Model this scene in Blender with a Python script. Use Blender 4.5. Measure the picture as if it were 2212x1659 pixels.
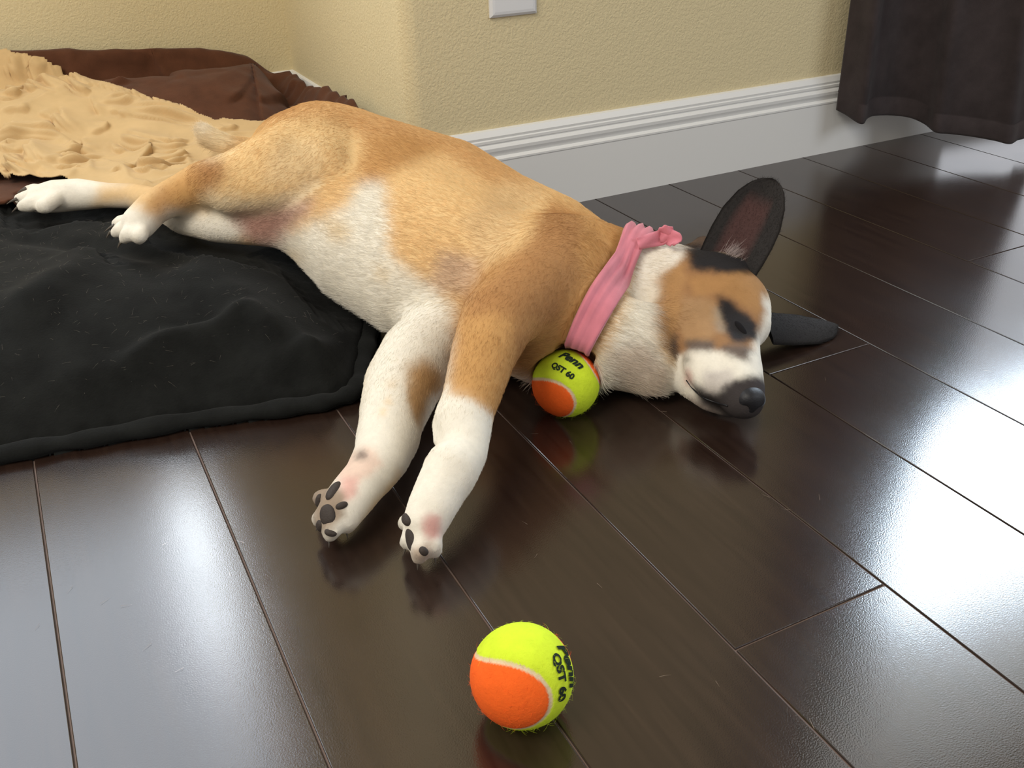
import bpy, bmesh, math, random
import numpy as np
from mathutils import Vector, Matrix, kdtree, noise
from mathutils.bvhtree import BVHTree
random.seed(7); rng = np.random.default_rng(7)
for o in list(bpy.data.objects): bpy.data.objects.remove(o)
S = bpy.context.scene
COL = S.collection

# ---------------------------------------------------------------- camera
CAM_H = 0.48327
F_PX = 2092.63
FWD = np.array([0.38376, 0.78313, -0.48933]); RGT = np.array([0.89039, -0.45428, -0.02875]); DWN = np.array([-0.2448, -0.42466, -0.87163])
FWD /= np.linalg.norm(FWD); RGT /= np.linalg.norm(RGT); DWN = np.cross(FWD, RGT)
cd = bpy.data.cameras.new('camera'); cam = bpy.data.objects.new('camera', cd); COL.objects.link(cam); S.camera = cam
cd.sensor_fit = 'HORIZONTAL'; cd.sensor_width = 36; cd.lens = 36 * F_PX / 2212; cd.clip_start = .02
cam.matrix_world = Matrix(((RGT[0], -DWN[0], -FWD[0], 0), (RGT[1], -DWN[1], -FWD[1], 0), (RGT[2], -DWN[2], -FWD[2], CAM_H), (0, 0, 0, 1)))
EYE = np.array([0, 0, CAM_H])

# ---------------------------------------------------------------- world, key and fill lights, exposure
W = bpy.data.worlds.new('world'); S.world = W; W.use_nodes = True
W.node_tree.nodes['Background'].inputs[0].default_value = (1.0, .93, .84, 1)
W.node_tree.nodes['Background'].inputs[1].default_value = 0.42
S.view_settings.view_transform = 'Standard'; S.view_settings.look = 'None'
S.view_settings.gamma = 1; S.view_settings.exposure = 0.0
S.view_settings.use_curve_mapping = False
def area(name, loc, target, sx, sy, power, col):
    l = bpy.data.lights.new(name, 'AREA'); l.shape = 'RECTANGLE'; l.size = sx; l.size_y = sy; l.energy = power; l.color = col
    o = bpy.data.objects.new(name, l); COL.objects.link(o); o.location = loc
    o.rotation_euler = (Vector(target) - Vector(loc)).to_track_quat('-Z', 'Y').to_euler()
    return o
# added warm key light, high at the left; no window stands there
area('key_light', (-1.35, .05, 2.15), (.35, .9, .1), 1.3, 1.1, 52, (1, .94, .82))
# added cool fill from behind right, to light the right wall
area('fill_light', (2.4, -1.6, 1.7), (1.1, 1.0, .2), 1.2, 1.2, 26, (.84, .91, 1))

# ---------------------------------------------------------------- helpers
def ray(u, v): return FWD * F_PX + RGT * (u - 1106) + DWN * (v - 829.5)
def at(u, v, z=0.0):
    d = ray(u, v); return EYE + d * ((z - CAM_H) / d[2])
def at_y(u, v, y):
    d = ray(u, v); return EYE + d * (y / d[1])
def depth(P): return float((np.asarray(P) - EYE) @ FWD)
def tag(o, label=None, cat=None, group=None, kind=None):
    if label: o['label'] = label
    if cat: o['category'] = cat
    if group: o['group'] = group
    if kind: o['kind'] = kind
    return o
def link(o, parent=None):
    COL.objects.link(o)
    if parent is not None:
        o.parent = parent; o.matrix_parent_inverse = Matrix.Translation(parent.location).inverted()
    return o
def obj(name, verts, faces, m=None, parent=None, smooth=False, col=None):
    me = bpy.data.meshes.new(name)
    me.from_pydata([tuple(map(float, v)) for v in verts], [], [tuple(map(int, f)) for f in faces]); me.update()
    if smooth: me.polygons.foreach_set('use_smooth', [True] * len(me.polygons))
    if m: me.materials.append(m)
    if col is not None:
        a = me.color_attributes.new('Col', 'FLOAT_COLOR', 'POINT')
        c = np.ones((len(verts), 4), np.float32); c[:, :3] = col; a.data.foreach_set('color', c.ravel())
    return link(bpy.data.objects.new(name, me), parent)
def empty(name, loc):
    o = bpy.data.objects.new(name, None); o.empty_display_size = .05; o.location = loc; COL.objects.link(o); return o
def boxes(bs):
    V = []; Fc = []
    for x0, y0, z0, x1, y1, z1 in bs:
        n = len(V)
        V += [(x0, y0, z0), (x1, y0, z0), (x1, y1, z0), (x0, y1, z0), (x0, y0, z1), (x1, y0, z1), (x1, y1, z1), (x0, y1, z1)]
        Fc += [(n, n+3, n+2, n+1), (n+4, n+5, n+6, n+7), (n, n+1, n+5, n+4), (n+1, n+2, n+6, n+5), (n+2, n+3, n+7, n+6), (n+3, n, n+4, n+7)]
    return V, Fc
def loft(rings, cap=True, closed=True):
    n = len(rings[0]); V = [p for r in rings for p in r]; Fc = []
    for i in range(len(rings) - 1):
        for j in range(n if closed else n - 1):
            a = i*n+j; b = i*n+(j+1) % n; Fc.append((a, b, b+n, a+n))
    if cap: Fc.append(tuple(range(n))[::-1]); Fc.append(tuple(range(len(V)-n, len(V))))
    return V, Fc
def smooth_path(P, per=8):
    P = [np.array(p, float) for p in P]; Q = [2*P[0]-P[1]] + P + [2*P[-1]-P[-2]]; out = []
    for i in range(1, len(Q) - 2):
        a, b, c, d = Q[i-1:i+3]
        for k in range(per):
            t = k / per
            out.append(.5*((2*b)+(c-a)*t+(2*a-5*b+4*c-d)*t*t+(3*b-a-3*c+d)*t**3))
    out.append(P[-1]); return np.array(out)

# ---------------------------------------------------------------- materials
def mat(name, base=(.5, .5, .5), rough=.6, spec=.5, **kw):
    m = bpy.data.materials.new(name); m.use_nodes = True; nt = m.node_tree; b = nt.nodes['Principled BSDF']
    b.inputs['Base Color'].default_value = (*base, 1); b.inputs['Roughness'].default_value = rough
    b.inputs['Specular IOR Level'].default_value = spec
    for k, v in kw.items(): b.inputs[k.replace('_', ' ')].default_value = v
    return m, nt, b
def N(nt, t, **kw):
    n = nt.nodes.new(t)
    for k, v in kw.items():
        if k in n.inputs: n.inputs[k].default_value = v
        else: setattr(n, k, v)
    return n
def bump(nt, b, src, strength, dist):
    bn = N(nt, 'ShaderNodeBump'); bn.inputs['Strength'].default_value = strength; bn.inputs['Distance'].default_value = dist
    nt.links.new(src, bn.inputs['Height']); nt.links.new(bn.outputs[0], b.inputs['Normal']); return bn
def coords(nt, scale=(1, 1, 1)):
    t = N(nt, 'ShaderNodeTexCoord'); mp = N(nt, 'ShaderNodeMapping'); mp.inputs['Scale'].default_value = scale
    nt.links.new(t.outputs['Object'], mp.inputs[0]); return mp.outputs[0]
def ramp(nt, src, stops):
    r = N(nt, 'ShaderNodeValToRGB'); e = r.color_ramp.elements
    while len(e) < len(stops): e.new(.5)
    for q, (p, c) in zip(e, stops): q.position = p; q.color = (*c, 1)
    nt.links.new(src, r.inputs[0]); return r.outputs[0]
def tex(nt, vec, scale, detail=4, rough=.55, dist=0):
    n = N(nt, 'ShaderNodeTexNoise'); n.inputs['Scale'].default_value = scale; n.inputs['Detail'].default_value = detail
    n.inputs['Roughness'].default_value = rough; n.inputs['Distortion'].default_value = dist
    nt.links.new(vec, n.inputs['Vector']); return n.outputs['Fac']

# wall: yellow knockdown plaster
m_wall, nt, b = mat('wall_paint', (.69, .59, .365), .75, .25)
c = coords(nt); n1 = tex(nt, c, 260, 3, .5, .6)
n2 = tex(nt, c, 80, 3, .5, .3)
r = ramp(nt, n1, [(.35, (0, 0, 0)), (.62, (1, 1, 1))])
mx = N(nt, 'ShaderNodeMath', operation='ADD'); nt.links.new(r, mx.inputs[0]); nt.links.new(n2, mx.inputs[1])
bump(nt, b, mx.outputs[0], .45, .0009)
m_white, nt, b = mat('trim_paint', (.74, .74, .73), .38, .5)
m_plate, nt, b = mat('plate_plastic', (.72, .73, .75), .35, .5)
# floor: glossy dark plank
m_floor, nt, b = mat('dark_plank', (.012, .008, .007), .13, .85)
c = coords(nt, (40, 3, 1)); n1 = tex(nt, c, 3, 6, .6, .5)
oi = N(nt, 'ShaderNodeObjectInfo')
rr = ramp(nt, n1, [(.3, (.016, .0085, .0065)), (.75, (.030, .017, .012))]); nt.links.new(rr, b.inputs['Base Color'])
c2 = coords(nt, (1, 1, 1)); nb = tex(nt, c2, 900, 2, .5); nb2 = tex(nt, c2, 7, 2, .5)
rg = N(nt, 'ShaderNodeMapRange'); rg.inputs['To Min'].default_value = .12; rg.inputs['To Max'].default_value = .20
nt.links.new(nb2, rg.inputs[0]); nt.links.new(rg.outputs[0], b.inputs['Roughness'])
bump(nt, b, nb, .10, .0006)
m_sub, nt, b = mat('groove_dust', (.17, .12, .10), .7, .3)
# fabrics
def fabric(name, base, rough=.95, wscale=900, bst=.25, var=.15, sheen=.3):
    m, nt, b = mat(name, base, rough, .15); b.inputs['Sheen Weight'].default_value = sheen; b.inputs['Sheen Roughness'].default_value = .5
    c = coords(nt); n = tex(nt, c, 30, 4, .6)
    lo = tuple(x*(1-var) for x in base); hi = tuple(min(1, x*(1+var)) for x in base)
    nt.links.new(ramp(nt, n, [(.3, lo), (.7, hi)]), b.inputs['Base Color'])
    bump(nt, b, tex(nt, c, wscale, 3, .6), bst, .0012); return m
m_black = fabric('black_fleece', (.0085, .0090, .0085), .95, 500, .5, .35, .03)
m_brown = fabric('brown_fleece', (.088, .034, .017), .95, 600, .4, .18, .08)
m_beige = fabric('beige_jersey', (.58, .405, .205), .9, 900, .15, .06, .1)
m_pink = fabric('pink_ribbon', (.62, .20, .25), .8, 900, .15, .1, .2)
m_curt = fabric('curtain_cloth', (.040, .031, .032), .9, 700, .3, .2, .1)
# coat, hair
def coat(name, rough, bst):
    m, nt, b = mat(name, (.5, .3, .2), rough, .2); at_ = N(nt, 'ShaderNodeAttribute'); at_.attribute_name = 'Col'
    c = coords(nt); n = tex(nt, c, 120, 4, .65)
    mp = N(nt, 'ShaderNodeMapRange'); mp.inputs['To Min'].default_value = .86; mp.inputs['To Max'].default_value = 1.14; nt.links.new(n, mp.inputs[0])
    mm = N(nt, 'ShaderNodeVectorMath', operation='SCALE'); nt.links.new(at_.outputs['Color'], mm.inputs[0]); nt.links.new(mp.outputs[0], mm.inputs['Scale'])
    nt.links.new(mm.outputs[0], b.inputs['Base Color'])
    if bst: bump(nt, b, tex(nt, c, 420, 4, .7), bst, .001)
    return m
m_coat = coat('dog_coat', .85, .4); m_hair = coat('dog_hair', .7, 0); m_felt = coat('felt', .95, .5)
m_pad, nt, b = mat('paw_pad_skin', (.045, .035, .03), .7, .3)
bump(nt, b, tex(nt, coords(nt), 700, 3), .5, .0008)
m_nose, nt, b = mat('nose_skin', (.010, .010, .013), .5, .4)
bump(nt, b, tex(nt, coords(nt), 600, 3), .4, .0006)
m_claw, nt, b = mat('claw_horn', (.09, .075, .06), .4, .5)
m_ink, nt, b = mat('black_print', (.02, .03, .02), .9, .1)
m_shade, nt, b = mat('backlit_shade', (.6, .6, .6), .8); b.inputs['Emission Color'].default_value = (.78, .88, 1, 1); b.inputs['Emission Strength'].default_value = 3.6
m_slit, nt, b = mat('bare_glass_daylight', (.6, .6, .6), .8); b.inputs['Emission Color'].default_value = (.86, .93, 1, 1); b.inputs['Emission Strength'].default_value = 20
m_fog, nt, b = mat('lower_glass_daylight', (.5, .5, .5), .8); b.inputs['Emission Color'].default_value = (.9, .93, 1, 1); b.inputs['Emission Strength'].default_value = 1.4
m_sky, nt, b = mat('upper_glass_daylight', (.5, .5, .5), .8); b.inputs['Emission Color'].default_value = (.72, .86, 1, 1); b.inputs['Emission Strength'].default_value = 55
m_shade2, nt, b = mat('roller_shade_cloth', (.5, .5, .5), .8); b.inputs['Emission Color'].default_value = (.93, .97, .93, 1); b.inputs['Emission Strength'].default_value = 2.6

# ---------------------------------------------------------------- floor of separate planks
PW = 0.1367; PO = -0.0671
V, Fc = boxes([(-1.3, -1.2, -.03, 2.9, 1.9, -.0016)])
floor = tag(obj('floor', V, Fc, m_sub), kind='structure')
def plank_mesh(w, L):
    g = .0008; bv = .0006
    def ring(z, i): return [(g+i, g+i, z), (w-g-i, g+i, z), (w-g-i, L-g-i, z), (g+i, L-g-i, z)]
    V, Fc = loft([ring(-.008, 0), ring(-.0005, 0), ring(-.00015, bv*.45), ring(0, bv)])
    me = bpy.data.meshes.new('plank'); me.from_pydata(V, [], Fc); me.update(); me.materials.append(m_floor); return me
joints = {3: [.3696], 5: [.6597], 7: [-.6], 8: [.7672], 4: [-.55], 2: [-.42], 1: [1.25], 0: [-.2], 6: [-.1], 9: [-.4], 10: [-.8], 11: [-.5], -1: [.05], -2: [1.1], -3: [.45]}
cache = {}
for k in range(-9, 21):
    x = PO + k*PW; ymax = 1.86 if x + PW*.5 < .47 else (1.236 if x < 2.8 else 1.236)
    ys = [-1.2] + sorted(joints.get(k, [-.9 + (k*.37) % 1.7])) + [ymax]
    for a, bb in zip(ys[:-1], ys[1:]):
        key = round(bb - a, 4)
        if key not in cache: cache[key] = plank_mesh(PW, bb - a)
        o = bpy.data.objects.new('plank', cache[key]); o.location = (x, a, 0); link(o, floor)
        o.matrix_parent_inverse = Matrix.Identity(4)

# ---------------------------------------------------------------- walls
CX = .466; WY = 1.2412; LY = 1.823; HT = 2.5
arc = [(CX + .022*(1-math.cos(t)), WY + .022*(1-math.sin(t))) for t in np.linspace(0, math.pi/2, 9)]
prof = [(CX, LY + .1)] + arc + [(1.48, WY), (1.48, WY+.12), (CX+.1, WY+.12), (CX+.1, LY+.1)]
V, Fc = loft([[(x, y, 0) for x, y in prof], [(x, y, HT) for x, y in prof]])
V2, F2 = boxes([(1.48, WY, 2.15, 2.75, WY+.12, HT), (2.75, WY, 0, 3.1, WY+.12, HT)])
n = len(V); wall_r = tag(obj('wall_right', V + V2, list(Fc) + [tuple(i+n for i in f) for f in F2], m_wall), kind='structure')
V, Fc = boxes([(-1.3, LY, 0, .14-1.25, LY+.1, HT), (-1.11, LY, 0, .17, LY+.1, .70), (-1.11, LY, 2.0, .17, LY+.1, HT), (.17, LY, 0, CX+.02, LY+.1, HT)])
tag(obj('wall_left', V, Fc, m_wall), kind='structure')
bp = [(0, 0), (.0155, 0), (.0155, .0835), (.0162, .0850), (.0162, .0875), (.0135, .0890), (.0105, .0905), (.0115, .0935), (.0135, .0985), (.0138, .1030), (.0118, .1062), (.0092, .1075),
      (.0092, .1090), (.0105, .1100), (.0105, .1135), (.0088, .1150), (.0092, .1185), (.0070, .1225), (.0050, .1262), (0, .1275)]
def strip(name, f0, f1):
    V, Fc = loft([[f0(d, z) for d, z in bp], [f1(d, z) for d, z in bp]]); return tag(obj(name, V, Fc, m_white), kind='structure')
strip('baseboard_right', lambda d, z: (1.48, WY-d, z), lambda d, z: (CX-d, WY-d, z))
strip('baseboard_middle', lambda d, z: (CX-d, WY-d, z), lambda d, z: (CX-d, LY-d, z))
strip('baseboard_left', lambda d, z: (CX-d, LY-d, z), lambda d, z: (-1.3, LY-d, z))
# window over the alcove: cloth shade with a bare strip of glass beside it
V, Fc = boxes([(-1.11, LY-.012, .655, .20, LY+.06, .70), (.155, LY, .70, .17, LY+.06, 2.0), (-1.11, LY, 1.97, .17, LY+.05, 2.0)])
w1 = tag(obj('window_1', V, Fc, m_white), kind='structure')
V, Fc = boxes([(-1.11, LY+.03, .70, .085, LY+.035, 1.97), (.085, LY+.03, 1.22, .14, LY+.035, 1.97)]); obj('roller_shade', V, Fc, m_shade, w1)
V, Fc = boxes([(.085, LY+.045, .70, .155, LY+.05, 1.97)]); obj('glass_pane', V, Fc, m_slit, w1)
# glass door beside the curtain
V, Fc = boxes([(1.48, WY, .0, 1.52, WY+.08, 2.15), (2.70, WY, 0, 2.75, WY+.08, 2.15), (1.52, WY, 2.1, 2.70, WY+.08, 2.15), (1.52, WY, 0, 2.70, WY+.08, .05)])
w2 = tag(obj('window_2', V, Fc, m_white), kind='structure')
V, Fc = boxes([(1.52, WY+.04, .05, 2.70, WY+.045, .80)]); obj('lower_pane', V, Fc, m_fog, w2)
V, Fc = boxes([(1.52, WY+.04, .80, 2.70, WY+.045, 1.27)]); obj('upper_pane', V, Fc, m_sky, w2)
V, Fc = boxes([(1.52, WY+.03, 1.27, 2.70, WY+.035, 2.10)]); obj('roller_shade', V, Fc, m_shade2, w2)

# outlet cover on the right wall
px0, px1, pz0, pz1 = .592, .663, .276, .392
t = tag(empty('outlet_cover', (.6275, WY, .276)), 'white plastic outlet cover plate on the yellow wall above the baseboard', 'outlet')
def rr_ring(x0, x1, z0, z1, y, i):
    return [(x0+i, y, z0+i), (x1-i, y, z0+i), (x1-i, y, z1-i), (x0+i, y, z1-i)]
V, Fc = loft([rr_ring(px0, px1, pz0, pz1, WY+.001, 0), rr_ring(px0, px1, pz0, pz1, WY-.003, 0), rr_ring(px0, px1, pz0, pz1, WY-.0055, .0035), rr_ring(px0, px1, pz0, pz1, WY-.006, .007)])
obj('plate', V, [f[::-1] for f in Fc], m_plate, t)
for zc in (.316, .354):
    V, Fc = loft([[(.6275+.0165*math.cos(a), WY-.0055-dy, zc+.0135*math.sin(a)) for a in np.linspace(0, 2*math.pi, 21)[:-1]] for dy in (0, .0015)])
    obj('socket', V, Fc, m_plate, t)

# ---------------------------------------------------------------- the dog: one continuous body grown from a distance field
def prm(u, v, z, rpx):
    P = at(u, v, z); return P, rpx*depth(P)/F_PX
def chain(pts, k=.012, fl=8.): return dict(p=[prm(*q) for q in pts], k=k, fl=fl)
BODY = [
 chain([(1275, 600, .070, 112), (1175, 545, .076, 128), (1065, 505, .085, 138), (960, 435, .105, 134), (865, 388, .130, 116), (775, 352, .145, 108), (690, 335, .150, 108), (640, 345, .150, 100)], .03, 9),
 chain([(1170, 715, .062, 110), (1020, 655, .075, 122), (910, 610, .085, 132), (795, 548, .100, 122), (708, 490, .118, 98), (640, 450, .130, 75)], .03, 13),
 chain([(1210, 640, .084, 118), (1020, 575, .092, 140), (900, 500, .106, 135), (780, 420, .130, 112)], .045, 9),
 chain([(1235, 650, .062, 120), (1120, 640, .062, 120), (1000, 560, .075, 120)], .03, 9),
 # shoulder and upper foreleg
 chain([(1215, 565, .100, 88), (1140, 630, .116, 88), (1075, 690, .116, 80), (1046, 760, .105, 70), (1020, 850, .085, 62), (1000, 905, .074, 58)], .032, 6),
 chain([(1002, 905, .074, 57), (1003, 945, .068, 50), (1002, 975, .062, 46), (976, 1008, .058, 58), (958, 1045, .050, 57), (933, 1095, .042, 53), (918, 1128, .036, 48)], .007, 4),
 chain([(950, 915, .068, 15), (952, 950, .064, 17), (968, 970, .060, 16)], .006, 3),
 chain([(935, 1000, .052, 20), (930, 1020, .048, 20)], .008, 3),
 chain([(1018, 940, .066, 30), (1008, 985, .060, 32), (990, 1030, .052, 26)], .012, 3),
 chain([(845, 990, .036, 28), (822, 1035, .032, 24)], .012, 3),
 chain([(1370, 775, .036, 56), (1405, 815, .026, 34), (1424, 838, .018, 14)], .014, 13),
 chain([(1520, 532, .098, 22), (1508, 548, .092, 24)], .010, 5),
 # lower foreleg
 chain([(990, 700, .060, 90), (905, 770, .055, 84), (870, 830, .048, 82), (850, 890, .044, 72), (838, 945, .040, 63)], .016, 6),
 chain([(838, 945, .040, 63), (822, 990, .036, 60), (795, 1030, .034, 52), (762, 1070, .032, 52), (740, 1098, .030, 50)], .008, 3),
 # upper hind leg
 chain([(700, 335, .160, 92), (650, 345, .172, 90), (590, 365, .178, 78), (520, 388, .170, 64), (455, 398, .163, 52)], .034, 7),
 chain([(700, 345, .158, 85), (690, 372, .170, 70), (600, 400, .168, 48), (500, 425, .155, 36)], .014, 7),
 chain([(470, 378, .166, 40), (435, 395, .160, 44), (400, 415, .154, 42), (365, 430, .148, 38), (330, 450, .140, 36), (300, 482, .128, 36)], .008, 4),
 # lower hind leg
 chain([(660, 480, .122, 62), (560, 485, .118, 46), (470, 482, .116, 42), (400, 468, .116, 40), (350, 440, .117, 34)], .014, 5),
 chain([(350, 440, .117, 32), (290, 424, .116, 27), (230, 422, .116, 27), (170, 420, .116, 34), (120, 424, .116, 35), (85, 430, .115, 30)], .008, 3),
 # tail
 chain([(640, 320, .140, 36), (560, 325, .135, 24), (500, 318, .142, 22), (455, 300, .148, 23), (438, 282, .154, 15)], .012, 18),
 # neck
 chain([(1250, 600, .074, 112), (1345, 610, .070, 106), (1430, 625, .066, 98)], .02, 11),
 chain([(1200, 710, .062, 112), (1290, 735, .056, 104), (1365, 745, .050, 96), (1405, 765, .042, 78)], .02, 12),
 # head
 chain([(1450, 640, .062, 98), (1520, 655, .062, 112), (1552, 666, .062, 102)], .016, 4),
 chain([(1480, 715, .055, 78), (1530, 720, .052, 72)], .018, 4),
 chain([(1600, 668, .064, 52), (1612, 702, .060, 51)], .018, 3),
 chain([(1530, 760, .050, 60), (1572, 800, .048, 60), (1590, 838, .040, 52), (1600, 862, .034, 42)], .014, 2.5),
 chain([(1600, 730, .058, 40), (1612, 800, .046, 32), (1618, 850, .036, 26)], .014, 2.5),
 chain([(1520, 785, .052, 44), (1540, 822, .044, 42)], .008, 2.5),
 chain([(1450, 765, .034, 62), (1490, 810, .028, 46), (1535, 855, .020, 34), (1580, 875, .016, 28)], .008, 3),
 chain([(1520, 565, .088, 36), (1600, 580, .088, 36)], .016, 4),
]
def toes(base, tips, r0, r1, zb, zt, k=.0035):
    for i, (u, v) in enumerate(tips):
        BODY.append(chain([(base[0]+(u-base[0])*.25, base[1]+(v-base[1])*.25, zb, r0), (base[0]+(u-base[0])*.8, base[1]+(v-base[1])*.8, (zb+zt)/2, r0*1.02), (u, v, zt, r1)], k, 2.5))
toes((312, 470), [(252, 484), (250, 503), (268, 516), (300, 518)], 17, 12, .128, .118)
toes((130, 422), [(62, 412), (42, 430), (48, 446), (90, 450)], 17, 12, .119, .112)
toes((922, 1118), [(876, 1130), (880, 1172), (905, 1203), (938, 1190)], 22, 18, .036, .018, .003)
BODY.append(chain([(925, 1125, .034, 34), (908, 1168, .025, 26)], .006, 3))
toes((748, 1082), [(692, 1076), (689, 1122), (713, 1154), (750, 1136)], 22, 18, .034, .018, .003)
BODY.append(chain([(742, 1092, .032, 34), (712, 1122, .026, 26)], .006, 3))
BODY.append(chain([(1605, 862, .034, 36), (1616, 872, .030, 30)], .006, 2))

def rcone(P, a, b, r1, r2):
    ba = b-a; l2 = ba@ba; rr_ = r1-r2; a2 = l2-rr_*rr_
    pa = P-a
    if a2 <= 0 or l2 < 1e-10: return np.sqrt((pa**2).sum(-1))-r1 if r1 > r2 else np.sqrt(((P-b)**2).sum(-1))-r2
    il2 = 1/l2; y = pa@ba; z = y-l2
    q = pa*l2-ba*y[..., None]; x2 = (q*q).sum(-1); y2 = y*y*l2; z2 = z*z*l2; k = np.sign(rr_)*rr_*rr_*x2
    d = (np.sqrt(x2*a2*il2)+y*rr_)*il2-r1
    d = np.where(np.sign(y)*a2*y2 < k, np.sqrt(x2+y2)*il2-r1, d)
    return np.where(np.sign(z)*a2*z2 > k, np.sqrt(x2+z2)*il2-r2, d)
def chain_d(ch, P):
    d = None; p = ch['p']
    for (a, r1), (b_, r2) in zip(p[:-1], p[1:]):
        q = rcone(P, a, b_, r1, r2); d = q if d is None else np.minimum(d, q)
    return d
def smin(a, b, k):
    h = np.clip(k-np.abs(a-b), 0, None)/k; return np.minimum(a, b)-h*h*k*.25
GS = .0026
allp = np.array([q[0] for c_ in BODY for q in c_['p']]); lo = allp.min(0)-.09; hi = allp.max(0)+.09
lo[2] = -.01; dims = np.ceil((hi-lo)/GS).astype(int)+1
FLD = np.full(dims, .05, np.float32)
ax = [lo[i]+GS*np.arange(dims[i]) for i in range(3)]
for ch in BODY:
    pp = np.array([q[0] for q in ch['p']]); rm = max(q[1] for q in ch['p'])+ch['k']+.012
    i0 = np.clip(((pp.min(0)-rm-lo)/GS).astype(int), 0, dims-1); i1 = np.clip(((pp.max(0)+rm-lo)/GS).astype(int)+2, 1, dims)
    sl = tuple(slice(a, b_) for a, b_ in zip(i0, i1))
    G = np.stack(np.meshgrid(ax[0][sl[0]], ax[1][sl[1]], ax[2][sl[2]], indexing='ij'), -1)
    FLD[sl] = smin(FLD[sl], chain_d(ch, G), ch['k'])
# flattened where it rests on the floor
ZZ = ax[2][None, None, :]
FLD = np.maximum(FLD, (.003-ZZ)).astype(np.float32)
ca0 = at(1318, 652, .062); vw = ca0-EYE; vw /= np.linalg.norm(vw); cax = np.cross(vw, RGT*-105+DWN*250); cax /= np.linalg.norm(cax)
if cax@RGT < 0: cax = -cax
cax = cax-vw*.10; cax /= np.linalg.norm(cax)
BR = .0325; BC2 = at(1222, 828, BR)
FLD = np.maximum(FLD, BR+.0016-np.sqrt((ax[0][:, None, None]-BC2[0])**2+(ax[1][None, :, None]-BC2[1])**2+(ZZ-BC2[2])**2)).astype(np.float32)
_sph = BR+.0085-np.sqrt((ax[0][:, None, None]-BC2[0])**2+(ax[1][None, :, None]-BC2[1])**2+(ZZ-BC2[2])**2)
_slab = .0185-np.abs((ax[0][:, None, None]-ca0[0])*cax[0]+(ax[1][None, :, None]-ca0[1])*cax[1]+(ZZ-ca0[2])*cax[2])
FLD = np.maximum(FLD, np.minimum(_sph, _slab)).astype(np.float32); del _sph, _slab
def surface_nets(Fd):
    s = Fd < 0; nx, ny, nz = Fd.shape
    c8 = [(i, j, k) for i in (0, 1) for j in (0, 1) for k in (0, 1)]
    cnt = sum(s[i:nx-1+i, j:ny-1+j, k:nz-1+k].astype(np.uint8) for i, j, k in c8)
    cells = np.argwhere((cnt > 0) & (cnt < 8)); vals = np.stack([Fd[cells[:, 0]+i, cells[:, 1]+j, cells[:, 2]+k] for i, j, k in c8], 1)
    acc = np.zeros((len(cells), 3)); num = np.zeros(len(cells)); co = np.array(c8, float)
    for a in range(8):
        for b_ in range(a+1, 8):
            if np.abs(co[a]-co[b_]).sum() != 1: continue
            m = (vals[:, a] < 0) != (vals[:, b_] < 0); t_ = np.where(m, vals[:, a]/(vals[:, a]-vals[:, b_]+1e-12), 0)
            acc += m[:, None]*(co[a]+(co[b_]-co[a])*t_[:, None]); num += m
    V = cells+acc/num[:, None]; ID = -np.ones((nx-1, ny-1, nz-1), np.int32); ID[cells[:, 0], cells[:, 1], cells[:, 2]] = np.arange(len(cells))
    Fs = []
    for axi in range(3):
        u_, w_ = (axi+1) % 3, (axi+2) % 3
        A = s; sh0 = [slice(1, -1)]*3; sh0[axi] = slice(0, -1); sh1 = [slice(1, -1)]*3; sh1[axi] = slice(1, None)
        ch = A[tuple(sh0)] != A[tuple(sh1)]; E_ = np.argwhere(ch); off = np.ones(3, int); off[axi] = 0; E_ = E_+off
        du = np.zeros(3, int); du[u_] = 1; dw = np.zeros(3, int); dw[w_] = 1
        E_ = E_[E_[:, axi] < (np.array(ID.shape)[axi])]
        q = [ID[tuple((E_-o_).T)] for o_ in (du+dw, dw, du*0, du)]
        q = np.stack(q, 1); ins = s[tuple(E_.T)]; q = np.where(ins[:, None], q, q[:, ::-1]); Fs.append(q[(q >= 0).all(1)])
    return V, np.concatenate(Fs)
DV, DF = surface_nets(FLD); DV = lo+DV*GS
zc = ax[2]
ins_ = FLD < 0; ZMIN = np.where(ins_.any(2), zc[ins_.argmax(2)]-GS*.5, 9.)
def dog_under(X, Y, r=3):
    i = np.clip(np.round((np.asarray(X)-lo[0])/GS).astype(int), 0, ZMIN.shape[0]-1); j = np.clip(np.round((np.asarray(Y)-lo[1])/GS).astype(int), 0, ZMIN.shape[1]-1)
    q = ZMIN[i, j]
    for a in (-r, -r//2, 0, r//2, r):
        for c_ in (-r, -r//2, 0, r//2, r): q = np.minimum(q, ZMIN[np.clip(i+a, 0, ZMIN.shape[0]-1), np.clip(j+c_, 0, ZMIN.shape[1]-1)])
    return q
del FLD
def mesh_normals(V, F_):
    n_ = np.cross(V[F_[:, 2]]-V[F_[:, 0]], V[F_[:, 3]]-V[F_[:, 1]]); N_ = np.zeros_like(V)
    for i in range(4): np.add.at(N_, F_[:, i], n_)
    return N_/(np.linalg.norm(N_, axis=1)[:, None]+1e-12)
for it in range(3):   # soften grid steps
    acc = np.zeros_like(DV); cn = np.zeros(len(DV))
    for i in range(4):
        j = (i+1) % 4; np.add.at(acc, DF[:, i], DV[DF[:, j]]); np.add.at(acc, DF[:, j], DV[DF[:, i]]); np.add.at(cn, DF[:, i], 1); np.add.at(cn, DF[:, j], 1)
    DV = DV*.5+.5*acc/cn[:, None]
DV[:, 2] = np.maximum(DV[:, 2], .001)
DN = mesh_normals(DV, DF)
bvh = BVHTree.FromPolygons([tuple(v) for v in DV], [tuple(map(int, f)) for f in DF])
def hit(u, v):
    d = ray(u, v); r_ = bvh.ray_cast(Vector(EYE), Vector(d).normalized()); return (None, None) if r_[0] is None else (np.array(r_[0]), np.array(r_[1]))

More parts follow.
